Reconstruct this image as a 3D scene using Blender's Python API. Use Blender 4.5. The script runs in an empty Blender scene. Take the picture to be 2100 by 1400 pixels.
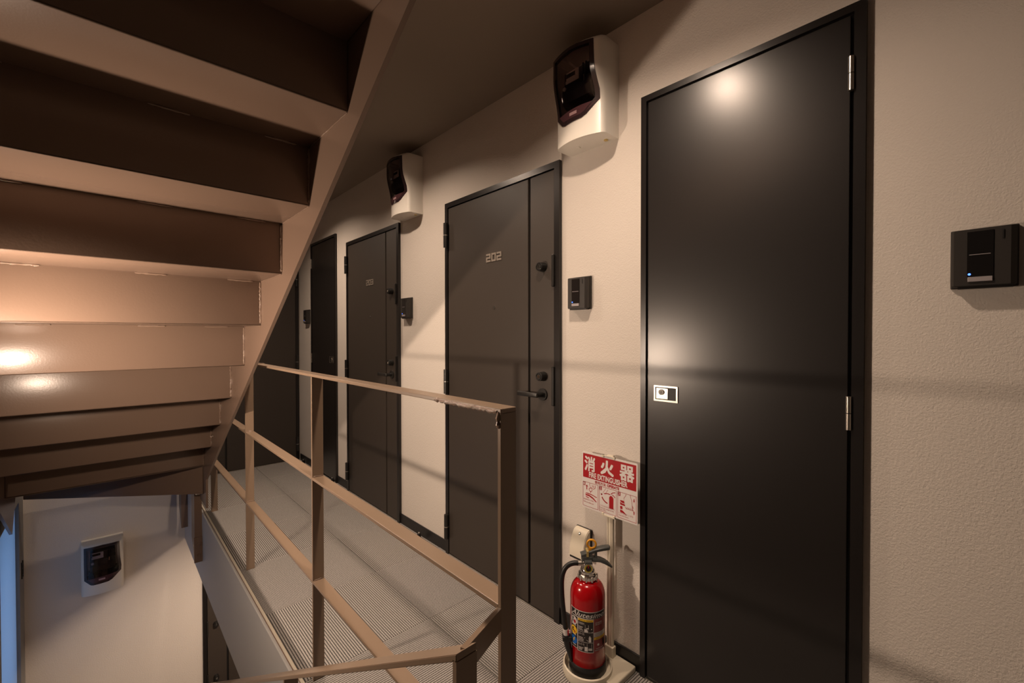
import bpy, bmesh, math, random
from mathutils import Matrix, Vector
random.seed(7)
PI = math.pi
scene = bpy.context.scene
COL = scene.collection

# ------------------------------------------------------------------ camera
EYE = 1.196
YAW, PITCH, ROLL = 0.749575, -0.0119021, -0.00084443
fw = Vector((math.sin(YAW)*math.cos(PITCH), math.cos(YAW)*math.cos(PITCH), math.sin(PITCH)))
rt = Vector((math.cos(YAW), -math.sin(YAW), 0))
up = rt.cross(fw)
r2 = math.cos(ROLL)*rt + math.sin(ROLL)*up
u2 = -math.sin(ROLL)*rt + math.cos(ROLL)*up
cd = bpy.data.cameras.new('camera')
cam = bpy.data.objects.new('camera', cd)
COL.objects.link(cam)
cam.matrix_world = Matrix(((r2.x, u2.x, -fw.x, 0), (r2.y, u2.y, -fw.y, 0), (r2.z, u2.z, -fw.z, EYE), (0, 0, 0, 1)))
cd.sensor_width = 36.0
cd.lens = 895.698/2100*36
cd.clip_start = 0.02
scene.camera = cam

# ------------------------------------------------------------------ world: blue dusk sky, reaching the stairwell only through the added pane
world = bpy.data.worlds.new('world'); scene.world = world
world.use_nodes = True
bg = world.node_tree.nodes['Background']
SKY_STRENGTH = 1.15
bg.inputs['Color'].default_value = (0.24, 0.47, 0.90, 1)
bg.inputs['Strength'].default_value = SKY_STRENGTH
# lamp brightness (emission of the real fittings)
CEIL_LAMP = 900.0
CEIL_LAMP_LOWER = 290.0
WALL_LAMP = 2500.0
WARM = (1.0, 0.76, 0.575)
scene.view_settings.view_transform = 'Standard'
scene.view_settings.look = 'None'
scene.view_settings.gamma = 1.0
scene.view_settings.use_curve_mapping = False
scene.view_settings.exposure = 0.13

# ------------------------------------------------------------------ materials
def lin(c):
    return tuple(((v/255)/12.92 if v/255 <= 0.04045 else ((v/255+0.055)/1.055)**2.4) for v in c)

def mat(name, rgb, rough=0.5, metal=0.0, bump=None, var=None, spec=0.5, coat=0.0, emit=None):
    m = bpy.data.materials.new(name); m.use_nodes = True
    nt = m.node_tree; N = nt.nodes; L = nt.links
    b = N['Principled BSDF']
    b.inputs['Base Color'].default_value = (*rgb, 1)
    b.inputs['Roughness'].default_value = rough
    b.inputs['Metallic'].default_value = metal
    b.inputs['Specular IOR Level'].default_value = spec
    b.inputs['Coat Weight'].default_value = coat
    if emit:
        b.inputs['Emission Color'].default_value = (*emit[0], 1)
        b.inputs['Emission Strength'].default_value = emit[1]
    if bump or var:
        tc = N.new('ShaderNodeTexCoord')
    if var:
        n = N.new('ShaderNodeTexNoise'); n.inputs['Scale'].default_value = var[0]; n.inputs['Detail'].default_value = 6
        L.new(tc.outputs['Object'], n.inputs['Vector'])
        r = N.new('ShaderNodeMapRange'); r.inputs['To Min'].default_value = 1-var[1]; r.inputs['To Max'].default_value = 1+var[1]
        L.new(n.outputs['Fac'], r.inputs['Value'])
        mx = N.new('ShaderNodeVectorMath'); mx.operation = 'SCALE'
        mx.inputs[0].default_value = rgb
        L.new(r.outputs['Result'], mx.inputs['Scale'])
        L.new(mx.outputs['Vector'], b.inputs['Base Color'])
    if bump:
        n = N.new('ShaderNodeTexNoise'); n.inputs['Scale'].default_value = bump[0]; n.inputs['Detail'].default_value = bump[3] if len(bump) > 3 else 3
        n.inputs['Roughness'].default_value = 0.6
        L.new(tc.outputs['Object'], n.inputs['Vector'])
        bp = N.new('ShaderNodeBump'); bp.inputs['Strength'].default_value = bump[1]; bp.inputs['Distance'].default_value = bump[2]
        L.new(n.outputs['Fac'], bp.inputs['Height'])
        L.new(bp.outputs['Normal'], b.inputs['Normal'])
    return m

def emission(name, rgb, s):
    m = bpy.data.materials.new(name); m.use_nodes = True
    nt = m.node_tree; nt.nodes.clear()
    e = nt.nodes.new('ShaderNodeEmission'); e.inputs['Color'].default_value = (*rgb, 1); e.inputs['Strength'].default_value = s
    o = nt.nodes.new('ShaderNodeOutputMaterial'); nt.links.new(e.outputs[0], o.inputs['Surface'])
    return m

def carpet():
    m = bpy.data.materials.new('ribbed_carpet'); m.use_nodes = True
    nt = m.node_tree; N = nt.nodes; L = nt.links; b = N['Principled BSDF']
    b.inputs['Roughness'].default_value = 0.95; b.inputs['Specular IOR Level'].default_value = 0.1
    tc = N.new('ShaderNodeTexCoord')
    sx = N.new('ShaderNodeSeparateXYZ'); L.new(tc.outputs['Object'], sx.inputs[0])
    k = N.new('ShaderNodeMath'); k.operation = 'MULTIPLY'; k.inputs[1].default_value = 2*PI/0.0090; L.new(sx.outputs['X'], k.inputs[0])
    s = N.new('ShaderNodeMath'); s.operation = 'SINE'; L.new(k.outputs[0], s.inputs[0])
    r = N.new('ShaderNodeMapRange'); r.interpolation_type = 'SMOOTHSTEP'
    r.inputs['From Min'].default_value = -0.95; r.inputs['From Max'].default_value = -0.1; L.new(s.outputs[0], r.inputs['Value'])
    n = N.new('ShaderNodeTexNoise'); n.inputs['Scale'].default_value = 260; n.inputs['Detail'].default_value = 3; L.new(tc.outputs['Object'], n.inputs['Vector'])
    nr = N.new('ShaderNodeMapRange'); nr.inputs['From Min'].default_value = 0.3; nr.inputs['From Max'].default_value = 0.7
    nr.inputs['To Min'].default_value = 0.62; nr.inputs['To Max'].default_value = 1.3; L.new(n.outputs['Fac'], nr.inputs['Value'])
    mx = N.new('ShaderNodeMix'); mx.data_type = 'RGBA'
    mx.inputs[6].default_value = (0.052, 0.049, 0.047, 1); mx.inputs[7].default_value = (0.37, 0.35, 0.332, 1)
    L.new(r.outputs['Result'], mx.inputs[0])
    vm = N.new('ShaderNodeVectorMath'); vm.operation = 'SCALE'; L.new(mx.outputs[2], vm.inputs[0]); L.new(nr.outputs['Result'], vm.inputs['Scale'])
    L.new(vm.outputs['Vector'], b.inputs['Base Color'])
    bp = N.new('ShaderNodeBump'); bp.inputs['Strength'].default_value = 0.6; bp.inputs['Distance'].default_value = 0.0015
    L.new(r.outputs['Result'], bp.inputs['Height']); L.new(bp.outputs['Normal'], b.inputs['Normal'])
    return m

def smoked():
    m = bpy.data.materials.new('smoked_cover'); m.use_nodes = True
    nt = m.node_tree; nt.nodes.clear(); N = nt.nodes; L = nt.links
    t = N.new('ShaderNodeBsdfTransparent'); t.inputs['Color'].default_value = (0.78, 0.68, 0.69, 1)
    g = N.new('ShaderNodeBsdfGlossy'); g.inputs['Roughness'].default_value = 0.04
    f = N.new('ShaderNodeFresnel'); f.inputs['IOR'].default_value = 1.45
    x = N.new('ShaderNodeMixShader'); o = N.new('ShaderNodeOutputMaterial')
    L.new(f.outputs[0], x.inputs[0]); L.new(t.outputs[0], x.inputs[1]); L.new(g.outputs[0], x.inputs[2]); L.new(x.outputs[0], o.inputs['Surface'])
    return m

def frosted():
    m = bpy.data.materials.new('frosted_glass'); m.use_nodes = True
    nt = m.node_tree; nt.nodes.clear(); N = nt.nodes; L = nt.links
    t = N.new('ShaderNodeBsdfTranslucent'); t.inputs['Color'].default_value = (0.92, 0.95, 0.97, 1)
    d = N.new('ShaderNodeBsdfDiffuse'); d.inputs['Color'].default_value = (0.6, 0.6, 0.6, 1)
    x = N.new('ShaderNodeMixShader'); x.inputs[0].default_value = 0.25; o = N.new('ShaderNodeOutputMaterial')
    L.new(t.outputs[0], x.inputs[1]); L.new(d.outputs[0], x.inputs[2]); L.new(x.outputs[0], o.inputs['Surface'])
    return m

MT = {}
MT['frosted'] = frosted()
MT['wall'] = mat('textured_wallpaper', (0.66, 0.605, 0.55), 0.85, bump=(210, 0.5, 0.0028, 2), var=(3, 0.02), spec=0.25)
MT['wall_side'] = mat('darkened_render', (0.24, 0.23, 0.22), 0.9, bump=(60, 0.15, 0.003), spec=0.2)  # stairwell wall colour darkened so less lamp light bounces onto the stairs
MT['wall_back'] = mat('bounce_dimmed_wallpaper', (0.50, 0.46, 0.42), 0.85, bump=(210, 0.5, 0.0028, 2), spec=0.25)  # wallpaper copy, darkened to balance the light bounced from behind the viewer
MT['ceiling'] = mat('dark_ceiling_board', (0.285, 0.240, 0.200), 0.8, bump=(300, 0.15, 0.001), spec=0.2)
MT['concrete'] = mat('grey_concrete', (0.13, 0.125, 0.12), 0.9, bump=(40, 0.2, 0.003), var=(6, 0.1))
MT['carpet'] = carpet()
MT['underlay'] = mat('dark_underlay', (0.06, 0.055, 0.05), 0.95)
MT['stair'] = mat('brown_gloss_paint', lin((121, 101, 88)), 0.27, bump=(170, 0.10, 0.0015, 2), spec=0.5)
MT['weld'] = mat('painted_weld', lin((134, 113, 99)), 0.16, bump=(500, 0.5, 0.002), spec=0.7)
MT['rail'] = mat('brown_rail_paint', lin((136, 116, 98)), 0.30, bump=(140, 0.08, 0.001), spec=0.5)
MT['fascia'] = mat('grey_fascia_paint', (0.46, 0.455, 0.455), 0.5, bump=(200, 0.06, 0.001))
MT['ledge'] = mat('shadow_brown', lin((110, 85, 68)), 0.5)  # brown puts the shadow along the slab edge into the colour
MT['edge'] = mat('cream_edge_strip', (0.72, 0.66, 0.55), 0.5)
MT['frame'] = mat('black_door_frame', (0.011, 0.009, 0.0085), 0.30, bump=(120, 0.04, 0.001))
MT['unit'] = mat('brown_grey_door_sheet', (0.042, 0.0325, 0.026), 0.48, bump=(700, 0.10, 0.0006), var=(400, 0.08))
MT['service'] = mat('black_service_door_sheet', (0.0090, 0.0070, 0.0064), 0.50, bump=(190, 0.13, 0.0012, 2), var=(8, 0.10), spec=0.15, coat=1.0)
MT['service'].node_tree.nodes['Principled BSDF'].inputs['Coat Roughness'].default_value = 0.28
MT['black'] = mat('matt_black', (0.008, 0.007, 0.007), 0.5)
MT['blackgloss'] = mat('gloss_black_plastic', (0.010, 0.009, 0.009), 0.15)
MT['blackmetal'] = mat('black_metal', (0.012, 0.011, 0.010), 0.35, spec=0.6)
MT['base'] = mat('black_vinyl_skirting', (0.010, 0.009, 0.009), 0.4)
MT['steel'] = mat('brushed_steel', (0.60, 0.56, 0.50), 0.30, metal=1.0, bump=(300, 0.05, 0.0005))
MT['chrome'] = mat('chrome', (0.75, 0.73, 0.70), 0.10, metal=1.0)
MT['digit'] = mat('bronze_digit', (0.26, 0.225, 0.19), 0.40, metal=0.2)
MT['inter'] = mat('charcoal_plastic', (0.026, 0.022, 0.019), 0.5, bump=(900, 0.08, 0.0004))
MT['button'] = mat('silver_button', (0.33, 0.30, 0.31), 0.4)
MT['led'] = emission('blue_led', (0.06, 0.16, 1.0), 4.0)
MT['whitecase'] = mat('white_case_plastic', (0.80, 0.765, 0.70), 0.32)
MT['coverframe'] = mat('smoked_frame_plastic', (0.030, 0.017, 0.019), 0.16)
MT['coverlow'] = mat('purple_smoked_plastic', (0.075, 0.032, 0.038), 0.18)
MT['smoked'] = smoked()
MT['recess'] = mat('dark_case_inside', (0.10, 0.085, 0.07), 0.6)
MT['meterbox'] = mat('black_meter_case', (0.009, 0.008, 0.008), 0.45)
MT['labelw'] = mat('meter_label', (0.55, 0.52, 0.48), 0.6, var=(300, 0.2))
MT['pink'] = mat('pale_pink_tag', (0.42, 0.27, 0.28), 0.5)
MT['red'] = mat('red_cylinder_paint', (0.36, 0.002, 0.005), 0.18, coat=0.15, bump=(350, 0.03, 0.0005))
MT['cream'] = mat('cream_plastic', (0.68, 0.62, 0.50), 0.35)
MT['signw'] = mat('sign_white', (0.70, 0.66, 0.64), 0.4)
MT['signr'] = mat('sign_red', (0.36, 0.003, 0.008), 0.4)
MT['grey'] = mat('grey_lever_paint', (0.065, 0.070, 0.068), 0.38)
MT['yellow'] = mat('yellow_plastic', (0.80, 0.36, 0.02), 0.35)
MT['brass'] = mat('gold_tape', (0.75, 0.58, 0.22), 0.3, metal=0.7)
MT['rubber'] = mat('black_rubber', (0.010, 0.009, 0.009), 0.42)
MT['printk'] = mat('print_black', (0.018, 0.012, 0.011), 0.3)
MT['printw'] = mat('print_white', (0.62, 0.58, 0.56), 0.4)
MT['printy'] = mat('print_yellow', (0.80, 0.50, 0.02), 0.35)
MT['printb'] = mat('print_blue', (0.01, 0.13, 0.50), 0.35)
MT['printred'] = mat('print_dark_red', (0.22, 0.035, 0.035), 0.35)
MT['gaugey'] = mat('gauge_yellow', (0.45, 0.36, 0.04), 0.3)
MT['diff'] = emission('warm_ceiling_lamp', WARM, CEIL_LAMP)
MT['diff_lower'] = emission('warm_lower_lamp', WARM, CEIL_LAMP_LOWER)
MT['diff_wall'] = emission('warm_wall_lamp', WARM, WALL_LAMP)
MT['galv'] = mat('dark_bracket_metal', (0.03, 0.03, 0.03), 0.5, metal=0.3)

# ------------------------------------------------------------------ mesh helpers
class MB:
    def __init__(s): s.bm = bmesh.new()
    def box(s, x0, x1, y0, y1, z0, z1, bevel=0.0, seg=2):
        vs = [s.bm.verts.new(p) for p in ((x0,y0,z0),(x1,y0,z0),(x1,y1,z0),(x0,y1,z0),(x0,y0,z1),(x1,y0,z1),(x1,y1,z1),(x0,y1,z1))]
        fs = [s.bm.faces.new([vs[i] for i in f]) for f in ((3,2,1,0),(4,5,6,7),(0,1,5,4),(1,2,6,5),(2,3,7,6),(3,0,4,7))]
        if bevel:
            es = list({e for f in fs for e in f.edges})
            bmesh.ops.bevel(s.bm, geom=es, offset=bevel, segments=seg, affect='EDGES', profile=0.5)
        return s
    def prism(s, pts, a, b, axis='x', bevel=0.0):
        """polygon pts (p,q) extruded along axis from a to b; the two other axes in order"""
        def P(p, q, t):
            return {'x': (t, p, q), 'y': (p, t, q), 'z': (p, q, t)}[axis]
        A = [s.bm.verts.new(P(p, q, a)) for p, q in pts]; Bv = [s.bm.verts.new(P(p, q, b)) for p, q in pts]
        n = len(pts); fs = [s.bm.faces.new(A[::-1]), s.bm.faces.new(Bv)]
        for i in range(n): fs.append(s.bm.faces.new((A[i], A[(i+1)%n], Bv[(i+1)%n], Bv[i])))
        if bevel:
            es = list(fs[0].edges)+list(fs[1].edges)
            bmesh.ops.bevel(s.bm, geom=es, offset=bevel, segments=2, affect='EDGES')
        return s
    def cyl(s, p0, p1, r0, r1=None, n=24, caps=True):
        r1 = r0 if r1 is None else r1
        p0 = Vector(p0); p1 = Vector(p1); d = (p1-p0).normalized()
        a = d.orthogonal().normalized(); b = d.cross(a)
        A = [s.bm.verts.new(p0+r0*(math.cos(t)*a+math.sin(t)*b)) for t in [2*PI*i/n for i in range(n)]]
        Bv = [s.bm.verts.new(p1+r1*(math.cos(t)*a+math.sin(t)*b)) for t in [2*PI*i/n for i in range(n)]]
        for i in range(n): s.bm.faces.new((A[i], A[(i+1)%n], Bv[(i+1)%n], Bv[i]))
        if caps: s.bm.faces.new(A[::-1]); s.bm.faces.new(Bv)
        return s
    def tube(s, pts, r, n=10, jitter=0.0):
        pts = [Vector(p) for p in pts]; rings = []; prev = None
        for i, p in enumerate(pts):
            d = (pts[min(i+1, len(pts)-1)]-pts[max(i-1, 0)]).normalized()
            a = d.orthogonal().normalized() if prev is None else (prev-d*prev.dot(d)).normalized()
            prev = a; b = d.cross(a)
            rr = (r[i] if isinstance(r, (list, tuple)) else r)
            rings.append([s.bm.verts.new(p+rr*(1+random.uniform(-jitter, jitter))*(math.cos(2*PI*k/n)*a+math.sin(2*PI*k/n)*b)) for k in range(n)])
        for A, Bv in zip(rings, rings[1:]):
            for k in range(n): s.bm.faces.new((A[k], A[(k+1)%n], Bv[(k+1)%n], Bv[k]))
        s.bm.faces.new(rings[0][::-1]); s.bm.faces.new(rings[-1])
        return s
    def lathe(s, prof, c=(0,0), n=40):
        """profile (r,z) about a vertical axis through c"""
        rings = [[s.bm.verts.new((c[0]+r*math.cos(2*PI*k/n), c[1]+r*math.sin(2*PI*k/n), z)) for k in range(n)] for r, z in prof]
        for A, Bv in zip(rings, rings[1:]):
            for k in range(n): s.bm.faces.new((A[k], A[(k+1)%n], Bv[(k+1)%n], Bv[k]))
        s.bm.faces.new(rings[0][::-1]); s.bm.faces.new(rings[-1])
        return s
    def torus(s, c, ax, R, r, n=28, m=10, a0=0.0, a1=2*PI):
        c = Vector(c); ax = Vector(ax).normalized(); a = ax.orthogonal().normalized(); b = ax.cross(a)
        pts = [c+R*(math.cos(t)*a+math.sin(t)*b) for t in [a0+(a1-a0)*i/n for i in range(n+1)]]
        return s.tube(pts, r, m)
    def poly(s, pts):
        s.bm.faces.new([s.bm.verts.new(p) for p in pts]); return s
    def build(s, name, m, parent=None, smooth=False):
        bmesh.ops.recalc_face_normals(s.bm, faces=s.bm.faces)
        me = bpy.data.meshes.new(name); s.bm.to_mesh(me); s.bm.free()
        if smooth:
            me.polygons.foreach_set('use_smooth', [True]*len(me.polygons))
            me.set_sharp_from_angle(angle=math.radians(40))
        return link(name, me, m, parent)

def link(name, me, m, parent=None):
    if m: me.materials.clear(); me.materials.append(MT[m])
    o = bpy.data.objects.new(name, me); COL.objects.link(o)
    if parent: o.parent = parent
    return o

def tag(o, label, cat=None, group=None, kind=None):
    o['label'] = label
    if cat: o['category'] = cat
    if group: o['group'] = group
    if kind: o['kind'] = kind
    return o

def thing(name, loc, rz=0.0):
    o = bpy.data.objects.new(name, None); COL.objects.link(o)
    o.location = loc; o.rotation_euler = (0, 0, rz); o.empty_display_size = 0.05
    return o

def dup(root, loc, rz, label, scale=None):
    def cp(o, par):
        c = o.copy(); COL.objects.link(c); c.parent = par
        for ch in list(o.children): cp(ch, c)
        return c
    r = cp(root, None); r.location = loc; r.rotation_euler = (0, 0, rz); r['label'] = label
    if scale: r.scale = scale
    return r

def bx(name, m, parent, *a, bevel=0.0):
    return MB().box(*a, bevel=bevel).build(name, m, parent)

def text_mesh(body, x0, x1, z0, z1, bold=0.0, italic=0.0):
    """flat text fitted into a rectangle; returns verts [(x,z)], faces"""
    cu = bpy.data.curves.new('t', 'FONT'); cu.body = body; cu.resolution_u = 2; cu.offset = bold; cu.shear = italic
    o = bpy.data.objects.new('t', cu); COL.objects.link(o)
    me = bpy.data.meshes.new_from_object(o)
    vs = [(v.co.x, v.co.y) for v in me.vertices]; fs = [tuple(p.vertices) for p in me.polygons]
    bpy.data.objects.remove(o); bpy.data.curves.remove(cu); bpy.data.meshes.remove(me)
    if not vs: return [], []
    ax, bx_ = min(v[0] for v in vs), max(v[0] for v in vs); ay, by = min(v[1] for v in vs), max(v[1] for v in vs)
    return [(x0+(x-ax)/(bx_-ax)*(x1-x0), z0+(y-ay)/(by-ay)*(z1-z0)) for x, y in vs], fs

class Print:
    """flat print collected in (s,z), mapped onto a surface by f(s,z)->xyz"""
    def __init__(s): s.v = []; s.f = []
    def add(s, vs, fs):
        k = len(s.v); s.v += vs; s.f += [tuple(i+k for i in f) for f in fs]; return s
    def rect(s, x0, x1, z0, z1, n=1):
        vs = [(x0+(x1-x0)*i/n, z) for i in range(n+1) for z in (z0, z1)]
        return s.add(vs, [(2*i, 2*i+2, 2*i+3, 2*i+1) for i in range(n)])
    def poly(s, pts): return s.add(list(pts), [tuple(range(len(pts)))])
    def ring(s, x0, x1, z0, z1, t, n=1):
        s.rect(x0, x1, z0, z0+t, n); s.rect(x0, x1, z1-t, z1, n); s.rect(x0, x0+t, z0+t, z1-t); s.rect(x1-t, x1, z0+t, z1-t); return s
    def ellipse(s, cx, cz, rx, rz, n=20):
        a = [PI-PI*i/n for i in range(n+1)]
        vs = [(cx+rx*math.cos(t), cz+q*rz*math.sin(t)) for t in a for q in (-1, 1)]
        return s.add(vs, [(2*i, 2*i+2, 2*i+3, 2*i+1) for i in range(1, n-1)]+[(0, 2, 3), (2*n-2, 2*n, 2*n-1)])
    def stroke(s, pts, w):
        for (x0, z0), (x1, z1) in zip(pts, pts[1:]):
            d = math.hypot(x1-x0, z1-z0) or 1; nx, nz = -(z1-z0)/d*w/2, (x1-x0)/d*w/2
            s.poly([(x0-nx, z0-nz), (x1-nx, z1-nz), (x1+nx, z1+nz), (x0+nx, z0+nz)])
        return s
    def text(s, *a, bold=0.0, italic=0.0):
        v, f = text_mesh(*a, italic=italic); s.add(v, f)
        if bold:   # heavier strokes: the same glyphs printed again slightly shifted
            h = bold*(a[4]-a[3]); w = bold*(a[2]-a[1])/max(1, len(a[0]))
            for k, (dx, dz) in enumerate(((w, 0), (-w, 0), (0, h), (0, -h), (w, h), (-w, -h), (w, -h), (-w, h))): s.add([(x+dx, z+dz, k+1) for x, z in v], f)
        return s
    def build(s, name, m, parent, f):
        me = bpy.data.meshes.new(name); me.from_pydata([f(*p) for p in s.v], [], s.f); me.update()
        o = link(name, me, m, parent); o['kind'] = 'stuff'
        return o

# ------------------------------------------------------------------ dimensions
WX = 1.384          # wall with the doors
EY = 4.53           # end wall
LX = -0.43          # stairwell side wall
BY = -1.8           # wall behind the camera
ZC = 2.325          # corridor ceiling
FF = 2.787          # storey height
SX = 0.472          # slab edge face
RW = -PI/2          # rotation of anything mounted on the door wall

# ------------------------------------------------------------------ the setting
def structure(o, label): return tag(o, label, None, None, 'structure')
structure(bx('wall_right', 'wall', None, WX, WX+0.2, BY, EY, -FF, 5.1), 'cream textured wall with the row of black doors')
structure(bx('wall_end', 'wall', None, LX-0.4, WX+0.2, EY, EY+0.2, -FF, 5.1), 'cream wall closing the far end of corridor and stairwell')
structure(bx('wall_back', 'wall_back', None, LX-0.2, WX+0.2, BY-0.2, BY, -FF, 5.1), 'darkened cream wall behind the viewer closing the corridor')
OY0, OY1, OZ0, OZ1 = 3.62, 4.33, -1.22, 0.10
m = MB()
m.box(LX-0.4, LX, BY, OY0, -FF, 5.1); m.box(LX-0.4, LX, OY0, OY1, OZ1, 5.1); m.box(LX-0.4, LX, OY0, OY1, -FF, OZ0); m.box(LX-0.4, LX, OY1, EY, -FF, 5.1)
structure(m.build('wall_left', 'wall_side', None), 'stairwell wall at far left, darkened to cut bounced light')
t = thing('daylight_pane_1', (LX, OY0, OZ0)); structure(t, 'added frosted pane at far left standing in for blue outdoor light')
bx('daylight_sheet', 'frosted', t, -0.022, -0.018, 0.0, OY1-OY0, 0.0, OZ1-OZ0)  # added pane, sized for how much blue light it lets in
bx('daylight_sheet_rail', 'wall_side', t, -0.030, -0.010, 0.0, OY1-OY0, 0.0, 0.03)
structure(bx('ceiling', 'ceiling', None, SX, WX, BY, EY, ZC, FF-0.02), 'dark brown ceiling above the door wall')
structure(bx('ceiling', 'ceiling', None, LX-0.2, WX+0.2, BY-0.2, EY+0.2, 5.1, 5.2), 'dark ceiling closing the top of the stairwell')
structure(bx('floor', 'concrete', None, LX-0.4, WX+0.2, BY-0.2, EY+0.2, -FF-0.2, -FF), 'grey concrete ground floor below the stairs')
landing3 = bx('ceiling', 'ceiling', None, LX, SX, BY, -0.66, FF-0.3, FF-0.02); structure(landing3, 'dark underside of the landing above the viewer')

# corridor slab with its carpet tiles
slab = bx('floor', 'underlay', None, SX+0.011, WX, BY, EY, -0.28, -0.007)
structure(slab, 'ribbed grey carpet tile floor of the corridor behind the railing')
fas = bx('fascia', 'fascia', slab, SX, SX+0.011, BY, EY, -0.49, -0.006); fas['label'] = 'painted grey plate along the slab edge'
bx('ledge', 'ledge', slab, SX+0.011, SX+0.014, BY, EY, -0.007, -0.0035)
bx('edge_strip', 'edge', slab, SX+0.013, SX+0.021, BY, EY, -0.007, 0.0035)
TX = [0.4935, 0.9935, WX]
ty0 = 1.5855-0.5*7
tile_cache = {}
def tile_mesh(w, d, rot):
    key = (round(w, 3), round(d, 3), rot)
    if key not in tile_cache:
        hw, hd = (w/2, d/2) if not rot else (d/2, w/2)
        g = 0.0008
        b = MB().box(-hw+g, hw-g, -hd+g, hd-g, -0.007, 0.0, bevel=0.0012, seg=1)
        bmesh.ops.recalc_face_normals(b.bm, faces=b.bm.faces)
        me = bpy.data.meshes.new('carpet_tile'); b.bm.to_mesh(me); b.bm.free(); me.materials.append(MT['carpet']); tile_cache[key] = me
    return tile_cache[key]
for i in range(2):
    for j in range(14):
        y0 = max(BY, ty0+0.5*j); y1 = min(EY, ty0+0.5*(j+1))
        if y1-y0 < 0.02: continue
        rot = (i+j) % 2 == 0
        o = link('carpet_tile', tile_mesh(TX[i+1]-TX[i], y1-y0, rot), None, slab)
        o.location = ((TX[i]+TX[i+1])/2, (y0+y1)/2, 0.0)
        o.rotation_euler = (0, 0, PI/2 if rot else 0)
# top landing of the flight that leads down, behind the viewer
landing2 = bx('floor', 'concrete', None, LX, SX, BY, -0.66, -0.2, -0.001); structure(landing2, 'concrete landing behind the viewer at the head of the stairs')

# skirting
for k, (a, b, lab) in enumerate(((BY, 0.197, 'black skirting under the wall right of the tall black door'), (0.811, 1.184, 'black skirting behind the fire extinguisher'),
                                 (2.010, 2.532, 'black skirting between the two numbered doors'), (3.351, 3.573, 'short black skirting left of the far numbered door'),
                                 (4.156, 4.50, 'black skirting in the far corner by the end door'))):
    structure(bx('baseboard_right', 'base', None, WX-0.008, WX, a, b, 0.0, 0.06, bevel=0.002), lab)

# ------------------------------------------------------------------ doors
def seg_digits(num, x0, z0, w, h, t, gap, y0, y1, parent):
    FULL, LEFT, RIGHT, BOTH = ((0, 3),), ((0, 1),), ((2, 3),), ((0, 1), (2, 3))
    ROWS = {'0': (FULL, BOTH, BOTH, BOTH, FULL), '2': (FULL, LEFT, FULL, RIGHT, FULL), '3': (FULL, RIGHT, FULL, RIGHT, FULL)}   # bottom row first
    zr = (0, t, h/2-t/2, h/2+t/2, h-t, h)
    for k, ch in enumerate(num):
        x = x0+k*(w+gap); mb = MB(); xc = (x, x+t, x+w-t, x+w)
        for r, spans in enumerate(ROWS[ch]):
            for a, b in spans: mb.box(xc[a], xc[b], y0, y1, z0+zr[r], z0+zr[r+1])
        mb.build('number_digit', 'digit', parent)

def unit_door(name, loc, rz, label, number=None, mirror=False, W=0.826, H=1.92):
    t = thing(name, loc, rz); structure(t, label)
    X = (lambda a, b: (W-b, W-a)) if mirror else (lambda a, b: (a, b))
    x1 = (lambda a: W-a) if mirror else (lambda a: a)
    mb = MB()
    mb.box(0, 0.026, -0.016, 0, 0, H); mb.box(W-0.029, W, -0.016, 0, 0, H); mb.box(0.026, W-0.029, -0.016, 0, H-0.026, H)
    mb.build('frame', 'frame', t)
    bx('gap_shade_sheet', 'black', t, 0.02, W-0.02, -0.0025, 0, 0.004, H-0.02)  # black sheet behind the panels stands in for shade in the gaps
    k = (W-0.826)
    gx = 0.649+k
    a = X(0.030, gx-0.0075); bx('main_panel', 'unit', t, a[0], a[1], -0.013, -0.0025, 0.008, H-0.032, bevel=0.001)
    a = X(gx+0.0075, W-0.032); bx('lock_panel', 'unit', t, a[0], a[1], -0.013, -0.0025, 0.008, H-0.032, bevel=0.001)
    a = X(0.026, W-0.029); bx('threshold', 'steel', t, a[0], a[1], -0.014, 0, 0.0005, 0.005)
    for z in (1.744, 0.95, 0.155):
        xh = x1(0.022)
        hg = MB().cyl((xh, -0.026, z-0.066), (xh, -0.026, z+0.066), 0.0125, n=16).build('hinge', 'blackmetal', t, True)
        MB().cyl((xh, -0.026, z-0.002), (xh, -0.026, z+0.002), 0.0131, n=16).build('hinge_ring', 'steel', hg, True)
    lx = x1(0.735+k)
    for z in (1.490, 1.025):
        lk = MB().cyl((lx, -0.013, z), (lx, -0.043, z), 0.0205, 0.0185, n=28).build('lock_cylinder', 'blackmetal', t, True)
        MB().torus((lx, -0.043, z), (0, 1, 0), 0.0135, 0.002).build('lock_ring', 'blackgloss', lk, True)
        MB().cyl((lx, -0.043, z), (lx, -0.0455, z), 0.007, n=16).build('keyway', 'chrome', lk, True)
    z = 0.947; lx = x1(0.732+k)
    lv = MB().cyl((lx, -0.013, z), (lx, -0.020, z), 0.026, n=32).build('lever_rosette', 'blackmetal', t, True)
    s = 1 if mirror else -1
    MB().cyl((lx, -0.018, z), (lx, -0.052, z), 0.0105, n=18).build('lever_stem', 'blackmetal', lv, True)
    a = sorted((lx-s*0.010, lx+s*0.112))
    MB().box(a[0], a[1], -0.064, -0.050, z-0.010, z+0.010, bevel=0.0045, seg=3).build('lever', 'blackmetal', lv, True)
    for z0, z1 in ((1.402, 1.536), (0.905, 1.069)):
        a = X(W-0.036, W-0.024); bx('latch_guard', 'blackmetal', t, a[0], a[1], -0.026, -0.010, z0, z1, bevel=0.003)
    MB().cyl((x1(0.413+k/2), -0.013, 1.334), (x1(0.413+k/2), -0.016, 1.334), 0.0075, n=16).build('peephole', 'chrome', t, True)
    if number:
        seg_digits(number, 0.355, 1.557, 0.0335, 0.040, 0.0085, 0.0055, -0.0165, -0.013, t)
    return t

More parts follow.
